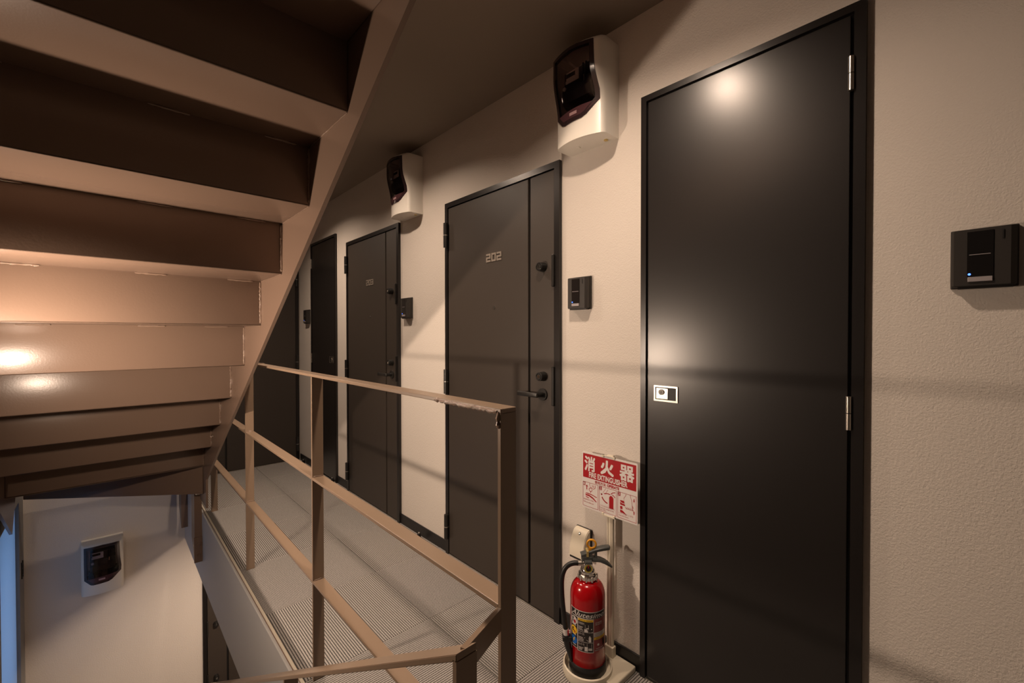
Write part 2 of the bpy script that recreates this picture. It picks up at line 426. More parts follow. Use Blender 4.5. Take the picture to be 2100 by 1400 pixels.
def service_door(name, loc, rz, label, W, H, hinge_right):
    t = thing(name, loc, rz); structure(t, label)
    mb = MB()
    mb.box(0, 0.020, -0.016, 0, 0, H); mb.box(W-0.024, W, -0.016, 0, 0, H); mb.box(0.020, W-0.024, -0.016, 0, H-0.020, H)
    mb.build('frame', 'frame', t)
    bx('gap_shade_sheet', 'black', t, 0.012, W-0.012, -0.0025, 0, 0.004, H-0.012)  # black backing gives the gap round the leaf its shade
    bx('leaf', 'service', t, 0.0255, W-0.0315, -0.012, -0.0025, 0.012, H-0.0255, bevel=0.0015)
    bx('threshold', 'steel', t, 0.020, W-0.024, -0.014, 0, 0.0005, 0.004)
    xh = W-0.029 if hinge_right else 0.024
    for z in (1.850, 1.002):
        hg = MB().cyl((xh, -0.018, z-0.042), (xh, -0.018, z+0.042), 0.0062, n=14).build('hinge', 'steel', t, True)
        MB().cyl((xh, -0.018, z-0.001), (xh, -0.018, z+0.001), 0.0066, n=14).build('hinge_ring', 'blackmetal', hg, True)
    hx = 0.051 if hinge_right else W-0.141
    h = MB(); z0, z1 = 0.9765, 1.0295; w = 0.0845; e = 0.0055
    h.box(hx, hx+w, -0.0155, -0.012, z0, z0+e); h.box(hx, hx+w, -0.0155, -0.012, z1-e, z1); h.box(hx, hx+e, -0.0155, -0.012, z0+e, z1-e); h.box(hx+w-e, hx+w, -0.0155, -0.012, z0+e, z1-e)
    hp = h.build('flush_handle', 'steel', t)
    bx('handle_recess', 'black', hp, hx+e, hx+w-e, -0.0130, -0.012, z0+e, z1-e)
    px = hx+0.008 if hinge_right else hx+w-0.008-0.043
    bx('handle_paddle', 'steel', hp, px, px+0.043, -0.0150, -0.0128, z0+0.008, z1-0.008, bevel=0.001)
    cx = px+0.020
    MB().cyl((cx, -0.015, 1.008), (cx, -0.0185, 1.008), 0.0095, n=20).build('key_cylinder', 'chrome', hp, True)
    bx('key_slot', 'black', hp, cx-0.001, cx+0.001, -0.0188, -0.0184, 1.004, 1.012)
    return t

unit_door('door_1', (WX, 2.010, 0), RW, 'brown-grey flat door numbered 202 behind the railing post', '202')
unit_door('door_2', (WX, 3.355, 0), RW, 'far brown-grey flat door numbered 203', '203')
unit_door('door_3', (0.590, EY, 0), 0, 'brown-grey door closing the far end of the corridor', None, True, W=0.785)
unit_door('door_4', (0.590, EY, -FF), 0, 'dark door seen below the slab edge on the lower storey', None, True, W=0.785)
service_door('door_5', (WX, 0.811, 0), RW, 'tall plain black service door with steel flush handle in front', 0.614, 2.023, True)
service_door('door_6', (WX, 4.156, 0), RW, 'narrow plain black service door at the far end', 0.583, 2.03, False)

# ------------------------------------------------------------------ staircase
RISE, RUN = 0.17675, 0.29
Y2, Z2 = 3.43, 0.36            # bottom corner of riser 2
IX0, IX1 = LX+0.042, 0.460     # clear width between the stringers
def yk(k): return Y2-RUN*(k-2)
def zk(k): return Z2+RISE*(k-2)
def low(y): return 1.628-0.6235*(y-1.206)       # lower edge of the stringers

def weld_run(p0, p1, r, parent, step=0.006, jit=0.35):
    p0 = Vector(p0); p1 = Vector(p1); n = max(4, int((p1-p0).length/step))
    pts = [p0.lerp(p1, i/n)+Vector((random.uniform(-1, 1), random.uniform(-1, 1), random.uniform(-1, 1)))*r*0.18 for i in range(n+1)]
    rr = [r*(1+0.28*math.sin(i*2.4)) for i in range(n+1)]; rr[0] *= 0.5; rr[-1] *= 0.5
    return MB().tube(pts, rr, 7, jit*0.5).build('weld_bead', 'weld', parent, True)

def staircase(loc, label, detail=True):
    t = thing('staircase', loc); tag(t, label, 'staircase')
    K = 16
    for k in range(2, K):
        y, z = yk(k), zk(k)
        MB().box(IX0, IX1, y, y+0.006, z-0.003, z+RISE, bevel=0.0028, seg=3).build('riser', 'stair', t, True)
        MB().box(IX0, IX1, y-RUN, y+0.006, z+RISE-0.003, z+RISE+0.003, bevel=0.0028, seg=3).build('tread', 'stair', t, True)
        if detail and k <= 9:
            weld_run((IX1-0.002, y-0.002, z+0.004), (IX1-0.002, y-0.002, z+RISE-0.008), 0.0042, t)
            for xa in (-0.24, 0.08, 0.33):
                x = xa+random.uniform(-0.02, 0.02)
                weld_run((x, y-0.002, z+RISE-0.005), (x+0.085, y-0.002, z+RISE-0.005), 0.0032, t, 0.009, 0.2)
            weld_run((IX1-0.001, y-0.012, z+RISE-0.004), (IX1-0.001, y-RUN+0.004, z+RISE-0.004), 0.0016, t, 0.012, 0.2)
    # winders at the foot, turning towards the corridor
    def diag(xa, ya, xb, yb, z0, z1, name='riser'):
        d = Vector((xb-xa, yb-ya, 0)).normalized(); n = Vector((-d.y, d.x, 0))*0.006
        pts = [(xa, ya), (xb, yb), (xb+n.x, yb+n.y), (xa+n.x, ya+n.y)]
        MB().prism([(p[0], p[1]) for p in pts], z0, z1, 'z').build(name, 'stair', t)
    zb = Z2-RISE
    diag(IX0, 4.10, IX1-0.004, 3.452, zb-0.003, Z2, 'winder_riser')
    diag(IX0+0.0, 4.10, IX1-0.004, 3.452, zb-0.013, zb-0.0035, 'winder_lip')
    MB().prism([(IX0, Y2), (IX1, Y2), (IX1, 3.452), (IX0, 4.10)], Z2-0.003, Z2+0.003, 'z').build('winder_tread', 'stair', t)
    MB().prism([(IX0, 4.106), (IX1, 3.458), (IX1, 4.30), (IX0, 4.30)], zb-0.003, zb+0.003, 'z').build('winder_tread', 'stair', t)
    # stringers
    yt = yk(K)+0.02
    def up_edge(y): return low(y)+0.40
    right = [(yt, low(yt)), (3.36, low(3.36)), (3.36, 0.10), (3.60, 0.10), (3.60, 0.36), (3.36, up_edge(3.36)), (yt, up_edge(yt))]
    MB().prism(right, IX1, SX, 'x').build('stringer', 'stair', t)
    left = [(yt, low(yt)), (3.66, low(3.66)), (3.90, 0.42), (3.90, 0.55), (3.5, up_edge(3.5)), (yt, up_edge(yt))]
    MB().prism(left, IX0-0.012, IX0, 'x').build('stringer', 'stair', t)
    # hangers bolted to the slab edge
    for y in (3.62, 4.33):
        MB().prism([(y, -0.33), (y+0.012, -0.33), (y+0.14, -0.20), (y+0.14, 0.20), (y, 0.20)], 0.430, 0.438, 'x').build('hanger', 'stair', t)
        fp = bx('hanger_plate', 'stair', t, 0.438, SX, y, y+0.012, -0.33, 0.12)
        if y < 4:
            bx('bolt_plate', 'stair', t, 0.426, SX-0.001, y-0.012, y, -0.335, -0.165)
            for z in (-0.212, -0.290):
                b = MB().cyl((0.452, y-0.012, z), (0.452, y-0.019, z), 0.0125, n=6).build('bolt', 'stair', t)
                MB().cyl((0.452, y-0.019, z), (0.452, y-0.024, z), 0.007, n=14).build('bolt_end', 'stair', b, True)
    return t
staircase((0, 0, 0), 'brown steel stair flight seen from underneath at upper left')
st2 = staircase((0, 0, -FF), 'brown steel stair flight going down below the viewer', False)

# ------------------------------------------------------------------ guard railing along the slab edge
t = thing('guard_railing', (0.5365, 2.05, 0)); tag(t, 'brown flat-bar guard railing along the carpeted corridor edge', 'railing')
x0, x1 = -0.019, 0.019
yo = 2.05
for y in (0.590, 1.572, 2.554, 3.570):
    bx('post', 'rail', t, x0, x1, y-yo-0.0045, y-yo+0.0045, 0.0, 1.057, bevel=0.001)
bx('top_rail', 'rail', t, x0, x1, 0.5855-yo, 3.574-yo, 1.057, 1.066, bevel=0.0015)
bx('handrail_end', 'rail', t, x0, x1, 2.33-yo, 2.36-yo, 1.066, 1.068)
ys = (0.590, 1.572, 2.554, 3.570)
for a, b in zip(ys, ys[1:]):
    for z in (0.705, 0.345):
        bx('mid_rail', 'rail', t, x0, x1, a-yo+0.0045, b-yo-0.0045, z-0.0045, z+0.0045, bevel=0.001)
for y in ys[1:]:
    for z in (0.705, 0.345):
        weld_run((x0+0.003, y-yo-0.006, z+0.006), (x1-0.003, y-yo-0.006, z+0.006), 0.003, t)
weld_run((x0-0.0005, 0.592-yo, 1.03), (x0-0.0005, 0.592-yo, 1.060), 0.0042, t, 0.005)
weld_run((x0-0.0005, 0.596-yo, 1.0595), (x0-0.0005, 0.80-yo, 1.0595), 0.0036, t, 0.006)

# handrail of the flight going down
t = thing('stair_handrail', (0.387, 0.515, -0.6)); tag(t, 'brown sloping handrail descending at the bottom edge', 'handrail')
hz = lambda y: 0.735-0.612*(y-0.515)
def hp(y, z): return (y-0.515, z+0.6)
pts = [(0.515, hz(0.515)), (3.0, hz(3.0)), (3.0, hz(3.0)-0.011), (0.515, hz(0.515)-0.011)]
MB().prism([hp(*p) for p in pts], -0.019, 0.019, 'x', bevel=0.001).build('rail', 'rail', t)
for y in (0.519, 1.365, 2.211):
    k = (3.43-y)/RUN+2; zf = zk(int(k)+1)-FF
    bx('post', 'rail', t, -0.019, 0.019, y-0.515-0.0045, y-0.515+0.0045, zf+0.6, hz(y)-0.010+0.6)
m = MB()
A = [(0.000, 0.002, 1.333), (0.131, 0.070, 1.306), (0.131, 0.070, 1.266), (0.000, 0.002, 1.290)]
d = Vector((-0.0038, 0.0081, 0))
va = [m.bm.verts.new(p) for p in A]; vb = [m.bm.verts.new(Vector(p)+d) for p in A]
m.bm.faces.new(va); m.bm.faces.new(vb[::-1])
for i in range(4): m.bm.faces.new((va[i], va[(i+1) % 4], vb[(i+1) % 4], vb[i]))
m.build('connector', 'rail', t)

# ------------------------------------------------------------------ lamps (out of frame, but real fittings)
def ceiling_lamp(loc, label, dm='diff', size=1.0):
    t = thing('ceiling_lamp', loc); t.scale = (size, size, 1.0); tag(t, label, 'lamp', 'round ceiling lamps of the corridor')
    m = MB(); n = 32
    prof = [(0.047, -0.003), (0.047, -0.030), (0.055, -0.030), (0.058, 0.0)]
    rings = [[m.bm.verts.new((r*math.cos(2*PI*k/n), r*math.sin(2*PI*k/n), z)) for k in range(n)] for r, z in prof]
    for A, Bv in zip(rings, rings[1:]):
        for k in range(n): m.bm.faces.new((A[k], A[(k+1) % n], Bv[(k+1) % n], Bv[k]))
    m.build('lamp_ring', 'black', t, True)
    m = MB(); m.poly([(0.046*math.cos(2*PI*k/n), 0.046*math.sin(2*PI*k/n), -0.004) for k in range(n)]); m.build('diffuser', dm, t)
    return t
ceiling_lamp((0.73, 0.77, ZC), 'round ceiling lamp between door 202 and the tall black door')
ceiling_lamp((0.73, 2.11, ZC), 'round ceiling lamp between the two numbered doors')
ceiling_lamp((0.73, 3.455, ZC), 'round ceiling lamp above the far service door')
ceiling_lamp((0.81, 3.45, -0.28), 'round ceiling lamp under the corridor slab by the lower door', 'diff_lower', 2.2)
t = thing('wall_lamp', (LX, 1.72, 1.045)); tag(t, 'round wall lamp on the stairwell wall under the stairs', 'lamp')
MB().cyl((0, 0, 0), (0.022, 0, 0), 0.040, n=36).build('lamp_base', 'whitecase', t, True)
MB().cyl((0.022, 0, 0), (0.026, 0, 0), 0.026, n=36).build('diffuser', 'diff_wall', t)

# ------------------------------------------------------------------ meters
def smooth(a, b, x):
    x = min(1, max(0, (x-a)/(b-a))); return x*x*(3-2*x)
MW, MH = 0.112, 0.338
def mdepth(x, z):
    edge = 0.088+0.026*smooth(0.10, 0.25, z)
    b = 0.029*(1-(x/MW)**2)
    c = 0.010*max(0, (abs(x)-(MW-0.012))/0.012)**2
    topr = 0.02*max(0, (z-(MH-0.02))/0.02)**2
    return edge+b-c-topr
WIN = [(-0.097, MH-0.018), (0.0, MH-0.013), (0.090, MH-0.018), (0.093, 0.215), (0.100, 0.150), (0.098, 0.118), (0.050, 0.076), (0.030, 0.068), (-0.050, 0.066), (-0.064, 0.070), (-0.097, 0.104)]
def inside(p, poly):
    x, y = p; r = False; n = len(poly)
    for i in range(n):
        (x0_, y0_), (x1_, y1_) = poly[i], poly[(i+1) % n]
        if (y0_ > y) != (y1_ > y) and x < (x1_-x0_)*(y-y0_)/(y1_-y0_)+x0_: r = not r
    return r
def inset(poly, d):
    cx = sum(p[0] for p in poly)/len(poly); cz = sum(p[1] for p in poly)/len(poly); out = []
    n = len(poly)
    for i in range(n):
        a = Vector(poly[i-1]); b = Vector(poly[i]); c = Vector(poly[(i+1) % n])
        e1 = (b-a).normalized(); e2 = (c-b).normalized()
        n1 = Vector((e1.y, -e1.x)); n2 = Vector((e2.y, -e2.x)); s_ = n1+n2
        v = s_.normalized()*d/max(0.5, s_.normalized().dot(n1))
        if (Vector((cx, cz))-b).dot(v) < 0: v = -v
        out.append((b.x+v.x, b.y+v.y))
    return out
def dense(poly, step=0.012):
    out = []
    for i, a in enumerate(poly):
        b = poly[(i+1) % len(poly)]; n = max(1, int(math.hypot(b[0]-a[0], b[1]-a[1])/step))
        out += [(a[0]+(b[0]-a[0])*k/n, a[1]+(b[1]-a[1])*k/n) for k in range(n)]
    return out

def electric_meter(loc, rz, label):
    t = thing('electric_meter', loc, rz); tag(t, label, 'electric meter', 'white electric meter boxes on the walls')
    INN = inset(WIN, 0.010)
    nx, nz = 45, 66
    m = MB(); g = {}
    for i in range(nx+1):
        for j in range(nz+1):
            x = -MW+2*MW*i/nx; z = MH*j/nz
            d = mdepth(x, z)
            if inside((x, z), INN): d = 0.030
            g[i, j] = m.bm.verts.new((x, -d, z))
    rec = []
    for i in range(nx):
        for j in range(nz):
            f = m.bm.faces.new((g[i, j], g[i+1, j], g[i+1, j+1], g[i, j+1]))
            if min(abs(v.co.y) for v in f.verts) < 0.05: f.material_index = 1
    bnd = [g[i, 0] for i in range(nx+1)]+[g[nx, j] for j in range(1, nz+1)]+[g[i, nz] for i in range(nx-1, -1, -1)]+[g[0, j] for j in range(nz-1, 0, -1)]
    bk = [m.bm.verts.new((v.co.x, 0, v.co.z)) for v in bnd]
    for i in range(len(bnd)):
        k = (i+1) % len(bnd); m.bm.faces.new((bnd[k], bnd[i], bk[i], bk[k]))
    body = m.build('body', 'whitecase', t, True)
    body.data.materials.append(MT['recess'])
    # seam and screws
    for x, y in ((-0.035, -0.05), (0.075, -0.028)):
        MB().cyl((x, y, 0.001), (x, y, -0.003), 0.0075, n=16).build('screw', 'brass' if x > 0 else 'whitecase', body, True)
    # smoked cover: frame ring, lower purple lip, clear pane
    def S(off): return lambda x, z: (x, -mdepth(x, z)-off, z)
    o_, i_ = dense(WIN), None
    INF = inset(WIN, 0.014)
    low_z = 0.118
    m = MB(); A = dense(WIN, 0.01)
    # ring
    B_ = []
    cx, cz = -0.004, 0.205
    Ai = []
    for i, a in enumerate(WIN):
        pass
    pa, pb = [], []
    for i in range(len(WIN)):
        a0, a1 = WIN[i], WIN[(i+1) % len(WIN)]; b0, b1 = INF[i], INF[(i+1) % len(WIN)]
        n = max(1, int(math.hypot(a1[0]-a0[0], a1[1]-a0[1])/0.01))
        for k in range(n):
            pa.append((a0[0]+(a1[0]-a0[0])*k/n, a0[1]+(a1[1]-a0[1])*k/n)); pb.append((b0[0]+(b1[0]-b0[0])*k/n, b0[1]+(b1[1]-b0[1])*k/n))
    va0 = [m.bm.verts.new(S(-0.002)(*p)) for p in pa]; va = [m.bm.verts.new(S(0.0035)(*p)) for p in pa]; vb = [m.bm.verts.new(S(0.0045)(*p)) for p in pb]; vc = [m.bm.verts.new(S(-0.010)(*p)) for p in pb]
    n = len(pa)
    for i in range(n):
        k = (i+1) % n
        m.bm.faces.new((va0[i], va0[k], va[k], va[i])); m.bm.faces.new((va[i], va[k], vb[k], vb[i])); m.bm.faces.new((vb[i], vb[k], vc[k], vc[i]))
    cf = m.build('cover_frame', 'coverframe', t, True)
    # lower lip
    m = MB()
    cols = 24
    top = lambda x: 0.112+0.004*x/0.09
    def bot(x):
        P_ = [(-0.088, 0.104), (-0.060, 0.080), (-0.048, 0.077), (0.028, 0.079), (0.048, 0.084), (0.092, 0.116)]
        for (xa, za), (xb, zb_) in zip(P_, P_[1:]):
            if xa <= x <= xb: return za+(zb_-za)*(x-xa)/(xb-xa)
        return 0.11
    xs_ = [-0.087+0.176*i/cols for i in range(cols+1)]
    ra = [m.bm.verts.new(S(0.004)(x, bot(x))) for x in xs_]; rb = [m.bm.verts.new(S(0.0035)(x, max(top(x), bot(x)+0.001))) for x in xs_]
    rc = [m.bm.verts.new((x, -0.035, max(top(x), bot(x)+0.001))) for x in xs_]
    for i in range(cols):
        m.bm.faces.new((ra[i], ra[i+1], rb[i+1], rb[i])); m.bm.faces.new((rb[i], rb[i+1], rc[i+1], rc[i]))
    m.build('cover_lip', 'coverlow', t, True)
    Print().rect(-0.022, 0.012, 0.090, 0.101, 4).build('cover_tag', 'pink', t, S(0.0045))
    # pane
    INP = inset(WIN, 0.012)
    m = MB(); gg = {}
    nx2, nz2 = 30, 40
    for i in range(nx2):
        for j in range(nz2):
            xa, xb = -MW+2*MW*i/nx2, -MW+2*MW*(i+1)/nx2; za, zb_ = MH*j/nz2, MH*(j+1)/nz2
            if za > 0.105 and inside(((xa+xb)/2, (za+zb_)/2), INP):
                q = []
                for x, z in ((xa, za), (xb, za), (xb, zb_), (xa, zb_)):
                    kk = (round(x, 5), round(z, 5))
                    if kk not in gg: gg[kk] = m.bm.verts.new(S(0.0015)(x, z))
                    q.append(gg[kk])
                m.bm.faces.new(q)
    m.build('cover_pane', 'smoked', t, True)
    # the meter behind it
    mb = MB().box(-0.066, 0.066, -0.098, -0.031, 0.150, 0.272, bevel=0.004)
    mx = mb.build('meter_case', 'meterbox', t)
    pr = [(-0.106, 0.152), (-0.112, 0.185), (-0.104, 0.222), (-0.031, 0.222), (-0.031, 0.148), (-0.085, 0.140)]
    MB().prism(pr, -0.068, 0.068, 'x', bevel=0.002).build('terminal_cover', 'meterbox', t)
    bx('display_label', 'labelw', t, -0.058, 0.004, -0.0995, -0.098, 0.228, 0.268)
    bx('display', 'blackgloss', t, -0.054, -0.012, -0.1005, -0.0990, 0.248, 0.263)
    bx('display_mark', 'coverlow', t, -0.058, -0.054, -0.1002, -0.099, 0.240, 0.268)
    bx('data_mark', 'printw', t, -0.008, 0.001, -0.1002, -0.099, 0.243, 0.251)
    MB().cyl((-0.054, -0.105, 0.205), (-0.054, -0.1135, 0.205), 0.0072, n=20).build('seal', 'labelw', t, True)
    for x in (0.026, 0.040): bx('latch', 'blackgloss', t, x, x+0.004, -0.106, -0.098, 0.205, 0.272)
    bx('latch_screw', 'chrome', t, 0.0325, 0.0365, -0.108, -0.098, 0.204, 0.226)
    bx('terminal_block', 'blackgloss', t, -0.075, 0.078, -0.060, -0.031, 0.116, 0.142)
    for x in (-0.045, -0.010, 0.020): bx('cable', 'black', t, x, x+0.004, -0.066, -0.058, 0.112, 0.142)
    return t
em = electric_meter((WX, 1.023, 1.919), RW, 'nearest white electric meter, high between door 202 and the tall black door')
dup(em, (WX, 2.372, 1.919), RW, 'white electric meter high on the wall between the two numbered doors')
dup(em, (-0.029, EY, -0.700), 0, 'shaded white electric meter on the lower wall under the stairs', (1.03, 1, 1.13))

# ------------------------------------------------------------------ door intercoms
def intercom(loc, label):
    t = thing('door_intercom', loc, RW); tag(t, label, 'intercom', 'black door intercoms beside the doors')
    bx('back_plate', 'inter', t, -0.050, 0.050, -0.010, 0, -0.064, 0.064, bevel=0.002)
    MB().prism([(-0.048, -0.010), (0.047, -0.010), (0.047, -0.026), (0.038, -0.033), (-0.044, -0.033), (-0.048, -0.029)], -0.061, 0.060, 'z', bevel=0.0015).build('housing', 'inter', t)
    f = bx('camera_panel', 'blackgloss', t, -0.024, 0.014, -0.0345, -0.032, -0.041, 0.054)
    bx('speaker_marks', 'button', f, -0.021, 0.010, -0.0349, -0.0344, 0.0045, 0.0058)
    bx('microphone_slot', 'black', t, 0.026, 0.0285, -0.0345, -0.032, 0.034, 0.052)
    bx('call_button', 'button', t, -0.023, 0.013, -0.0365, -0.033, -0.052, -0.042, bevel=0.0008)
    MB().cyl((-0.0205, -0.034, -0.0360), (-0.0205, -0.0352, -0.0360), 0.0023, n=14).build('indicator_light', 'led', t)
    bx('bottom_lip', 'blackmetal', t, -0.038, 0.042, -0.028, -0.010, -0.066, -0.061)
    return t
ic = intercom((WX, 1.080, 1.366), 'dark intercom right of door 202 above the fire extinguisher sign')
dup(ic, (WX, -0.002, 1.363), RW, 'black intercom with blue light at the right edge')
dup(ic, (WX, 2.428, 1.372), RW, 'black intercom beside the farther numbered door')
dup(ic, (WX, 4.258, 1.380), RW, 'farthest small black intercom left of the narrow service door')

# ------------------------------------------------------------------ socket cover
t = thing('outdoor_socket', (WX, 1.064, 0.333), RW); tag(t, 'cream hooded wall socket above the fire extinguisher', 'socket', None)
bx('gasket', 'black', t, -0.036, 0.037, -0.008, 0, 0.0, 0.108, bevel=0.002)
prof = [(-0.008, 0.0), (-0.058, 0.002), (-0.056, 0.030), (-0.048, 0.060), (-0.038, 0.085), (-0.028, 0.100), (-0.018, 0.106), (-0.008, 0.107)]
MB().prism(prof, -0.034, 0.034, 'x', bevel=0.003).build('hood', 'cream', t, True)
bx('opening', 'black', t, -0.028, 0.026, -0.0590, -0.054, 0.002, 0.0085)
MB().cyl((0.0, -0.030, 0.088), (0.0, -0.0345, 0.0932), 0.0052, n=16).build('screw_hole', 'black', t, True)  # black plug stands in for the shaded recess round the screw
MB().cyl((0.0, -0.030, 0.0872), (0.0, -0.0352, 0.0930), 0.0028, n=12).build('screw', 'steel', t, True)

# ------------------------------------------------------------------ door stops
ds = thing('door_stop', (1.341, 2.247, 0)); tag(ds, 'small black door stop on carpet between the numbered doors', 'door stop', 'small floor door stops')
MB().lathe([(0.013, 0), (0.013, 0.004), (0.012, 0.020), (0.009, 0.034), (0.006, 0.038)], n=20).build('buffer', 'blackgloss', ds, True)
MB().lathe([(0.0062, 0.038), (0.0062, 0.041), (0.004, 0.043)], n=16).build('cap', 'chrome', ds, True)
dup(ds, (1.350, 3.610, 0), 0, 'small black door stop by the narrow service door')
dup(ds, (1.352, 4.330, 0), 0, 'small black door stop in the far corner')

# ------------------------------------------------------------------ fire extinguisher stand with its sign
t = thing('extinguisher_stand', (1.352, 0.922, 0)); tag(t, 'cream floor stand and pole under the extinguisher', 'stand')
CX, CY = 1.248, 0.947
lx, ly = CX-1.352, CY-0.922
base = MB().box(lx-0.01, 0.020, -0.094, 0.094, 0.0, 0.022, bevel=0.004).build('base', 'cream', t)
MB().lathe([(0.084, 0.0), (0.088, 0.010), (0.086, 0.034), (0.081, 0.036), (0.079, 0.030), (0.079, 0.012), (0.0, 0.012)], (lx, ly), n=56).build('tray', 'cream', t, True)
MB().lathe([(0.040, 0.0121), (0.042, 0.014), (0.040, 0.016), (0.0, 0.016)], (lx, ly), n=40).build('tray_boss', 'cream', t, True)
pole = MB().box(-0.006, 0.006, -0.0125, 0.0125, 0.018, 0.760, bevel=0.001)
pole.build('pole', 'cream', t)
bx('pole_foot', 'cream', t, -0.012, 0.010, -0.018, 0.018, 0.020, 0.060, bevel=0.002)
for y in (-0.0065, 0.0065): bx('pole_groove', 'ledge', t, -0.0064, -0.0058, y-0.0008, y+0.0008, 0.06, 0.755)

SW, SH = 0.240, 0.214
sg = thing('fire_extinguisher_sign', (1.3425, 0.924, 0.541), RW); tag(sg, 'red and white fire extinguisher instruction sign on the pole', 'sign')
m = MB()
def rrect(x0, x1, z0, z1, r, n=5):
    out = []
    for cx, cz, a in ((x1-r, z1-r, 0), (x0+r, z1-r, PI/2), (x0+r, z0+r, PI), (x1-r, z0+r, 3*PI/2)):
        out += [(cx+r*math.cos(a+PI/2*i/n), cz+r*math.sin(a+PI/2*i/n)) for i in range(n+1)]
    return out
m.prism(rrect(-SW/2, SW/2, 0, SH, 0.005), -0.002, 0.0, 'y').build('plate', 'signw', sg)
bx('back_bracket', 'cream', sg, -0.03, 0.03, 0.0, 0.0035, 0.0, SH)
def SS(off): return lambda u, v, l=0: (-SW/2+u*SW, -0.002-off-l*1.5e-5, v*SH)
# u, v run 0..1 over the plate
P1 = Print().rect(0.020, 0.978, 0.545, 0.970); P1.build('header', 'signr', sg, SS(0.0003))
P2 = Print()
P2.text('消', 0.055, 0.250, 0.675, 0.925, bold=0.03); P2.text('火', 0.365, 0.590, 0.685, 0.925, bold=0.035); P2.text('器', 0.705, 0.940, 0.675, 0.925, bold=0.030)
P2.text('FIRE EXTINGUISHER', 0.140, 0.830, 0.568, 0.655, bold=0.05)
P2.build('header_lettering', 'signw', sg, SS(0.0006))
P3 = Print()
P3.text('使用方法', 0.250, 0.450, 0.480, 0.532, bold=0.02); P3.text('OPERATE', 0.480, 0.690, 0.484, 0.530, bold=0.06)
pan = [(0.018, 0.312), (0.330, 0.645), (0.665, 0.982)]
for a, b in pan: P3.ring(a, b, 0.030, 0.465, 0.006)
for (a, b), c in zip(pan, '123'): P3.rect(a, a+0.048, 0.395, 0.465)
# 1: pull the pin
a = 0.018
P3.poly([(a+0.070, 0.33), (a+0.085, 0.33), (a+0.085, 0.385), (a+0.100, 0.385), (a+0.078, 0.42), (a+0.055, 0.385), (a+0.070, 0.385)])
P3.stroke([(a+0.15+0.030*math.cos(2*PI*i/14), 0.345+0.030*math.sin(2*PI*i/14)) for i in range(15)], 0.009)
P3.stroke([(a+0.150, 0.312), (a+0.150, 0.292)], 0.012)
P3.stroke([(a+0.130, 0.455), (a+0.132, 0.42), (a+0.150, 0.385), (a+0.165, 0.375)], 0.006)
P3.stroke([(a+0.235, 0.445), (a+0.240, 0.40), (a+0.215, 0.375), (a+0.190, 0.372), (a+0.165, 0.395)], 0.008)
P3.stroke([(a+0.175, 0.43), (a+0.205, 0.395)], 0.007); P3.stroke([(a+0.195, 0.435), (a+0.222, 0.40)], 0.007)
P3.poly([(a+0.040, 0.255), (a+0.075, 0.275), (a+0.160, 0.272), (a+0.270, 0.245), (a+0.270, 0.232), (a+0.160, 0.256), (a+0.060, 0.258)])
P3.poly([(a+0.050, 0.245), (a+0.120, 0.250), (a+0.200, 0.220), (a+0.265, 0.165), (a+0.262, 0.150), (a+0.190, 0.195), (a+0.120, 0.222), (a+0.055, 0.222)])
P3.poly([(a+0.055, 0.210), (a+0.115, 0.198), (a+0.118, 0.182), (a+0.060, 0.196)])
P3.text('安全栓を引き抜く', a+0.015, a+0.225, 0.140, 0.168); P3.text('Pull out safety pin.', a+0.015, a+0.215, 0.088, 0.118)
# 2: aim the hose
a = 0.330
P3.poly([(a+0.185, 0.10+0.03), (a+0.262, 0.13), (a+0.262, 0.315), (a+0.240, 0.345), (a+0.205, 0.345), (a+0.185, 0.315)])
P3.stroke([(a+0.225, 0.345), (a+0.225, 0.365)], 0.016)
P3.stroke([(a+0.205, 0.368), (a+0.150, 0.368), (a+0.095, 0.352), (a+0.045, 0.328)], 0.014); P3.stroke([(a+0.040, 0.318), (a+0.055, 0.338)], 0.026)
P3.stroke([(a+0.215, 0.375), (a+0.250, 0.410), (a+0.295, 0.425)], 0.012); P3.stroke([(a+0.235, 0.372), (a+0.265, 0.362), (a+0.292, 0.335)], 0.012)
P3.stroke([(a+0.055, 0.285), (a+0.075, 0.250), (a+0.110, 0.218), (a+0.155, 0.200)], 0.020)
P3.stroke([(a+0.07, 0.36), (a+0.125, 0.45)], 0.004); P3.stroke([(a+0.12, 0.36), (a+0.165, 0.44)], 0.004)
P3.text('ノズルを火元に向ける', a+0.015, a+0.280, 0.118, 0.148); P3.text('Point the nozzle at the', a+0.015, a+0.270, 0.083, 0.108); P3.text('base of fire.', a+0.015, a+0.135, 0.052, 0.076)
# 3: grip the levers
a = 0.665
P3.poly([(a+0.045, 0.330), (a+0.135, 0.335), (a+0.135, 0.250), (a+0.045, 0.255)])
P3.rect(a+0.045, a+0.085, 0.185, 0.235); P3.poly([(a+0.045, 0.175), (a+0.090, 0.165), (a+0.150, 0.118), (a+0.045, 0.130)])
P3.stroke([(a+0.145, 0.455), (a+0.135, 0.420), (a+0.110, 0.385), (a+0.110, 0.34)], 0.006)
P3.stroke([(a+0.215, 0.460), (a+0.220, 0.420), (a+0.240, 0.380), (a+0.245, 0.30), (a+0.250, 0.24)], 0.006)
for i in range(5): P3.stroke([(a+0.135+0.027*i, 0.255), (a+0.137+0.027*i, 0.225), (a+0.150+0.025*i, 0.212), (a+0.160+0.025*i, 0.225)], 0.006)
for zt, s in ((0.385, -1), (0.185, 1)):
    P3.poly([(a+0.265, zt), (a+0.290, zt), (a+0.277, zt+s*0.035)]); P3.rect(a+0.271, a+0.284, min(zt, zt-s*0.03), max(zt, zt-s*0.03))
P3.poly([(a+0.255, 0.30), (a+0.272, 0.25), (a+0.255, 0.265)]); P3.poly([(a+0.255, 0.25), (a+0.275, 0.20), (a+0.255, 0.22)])
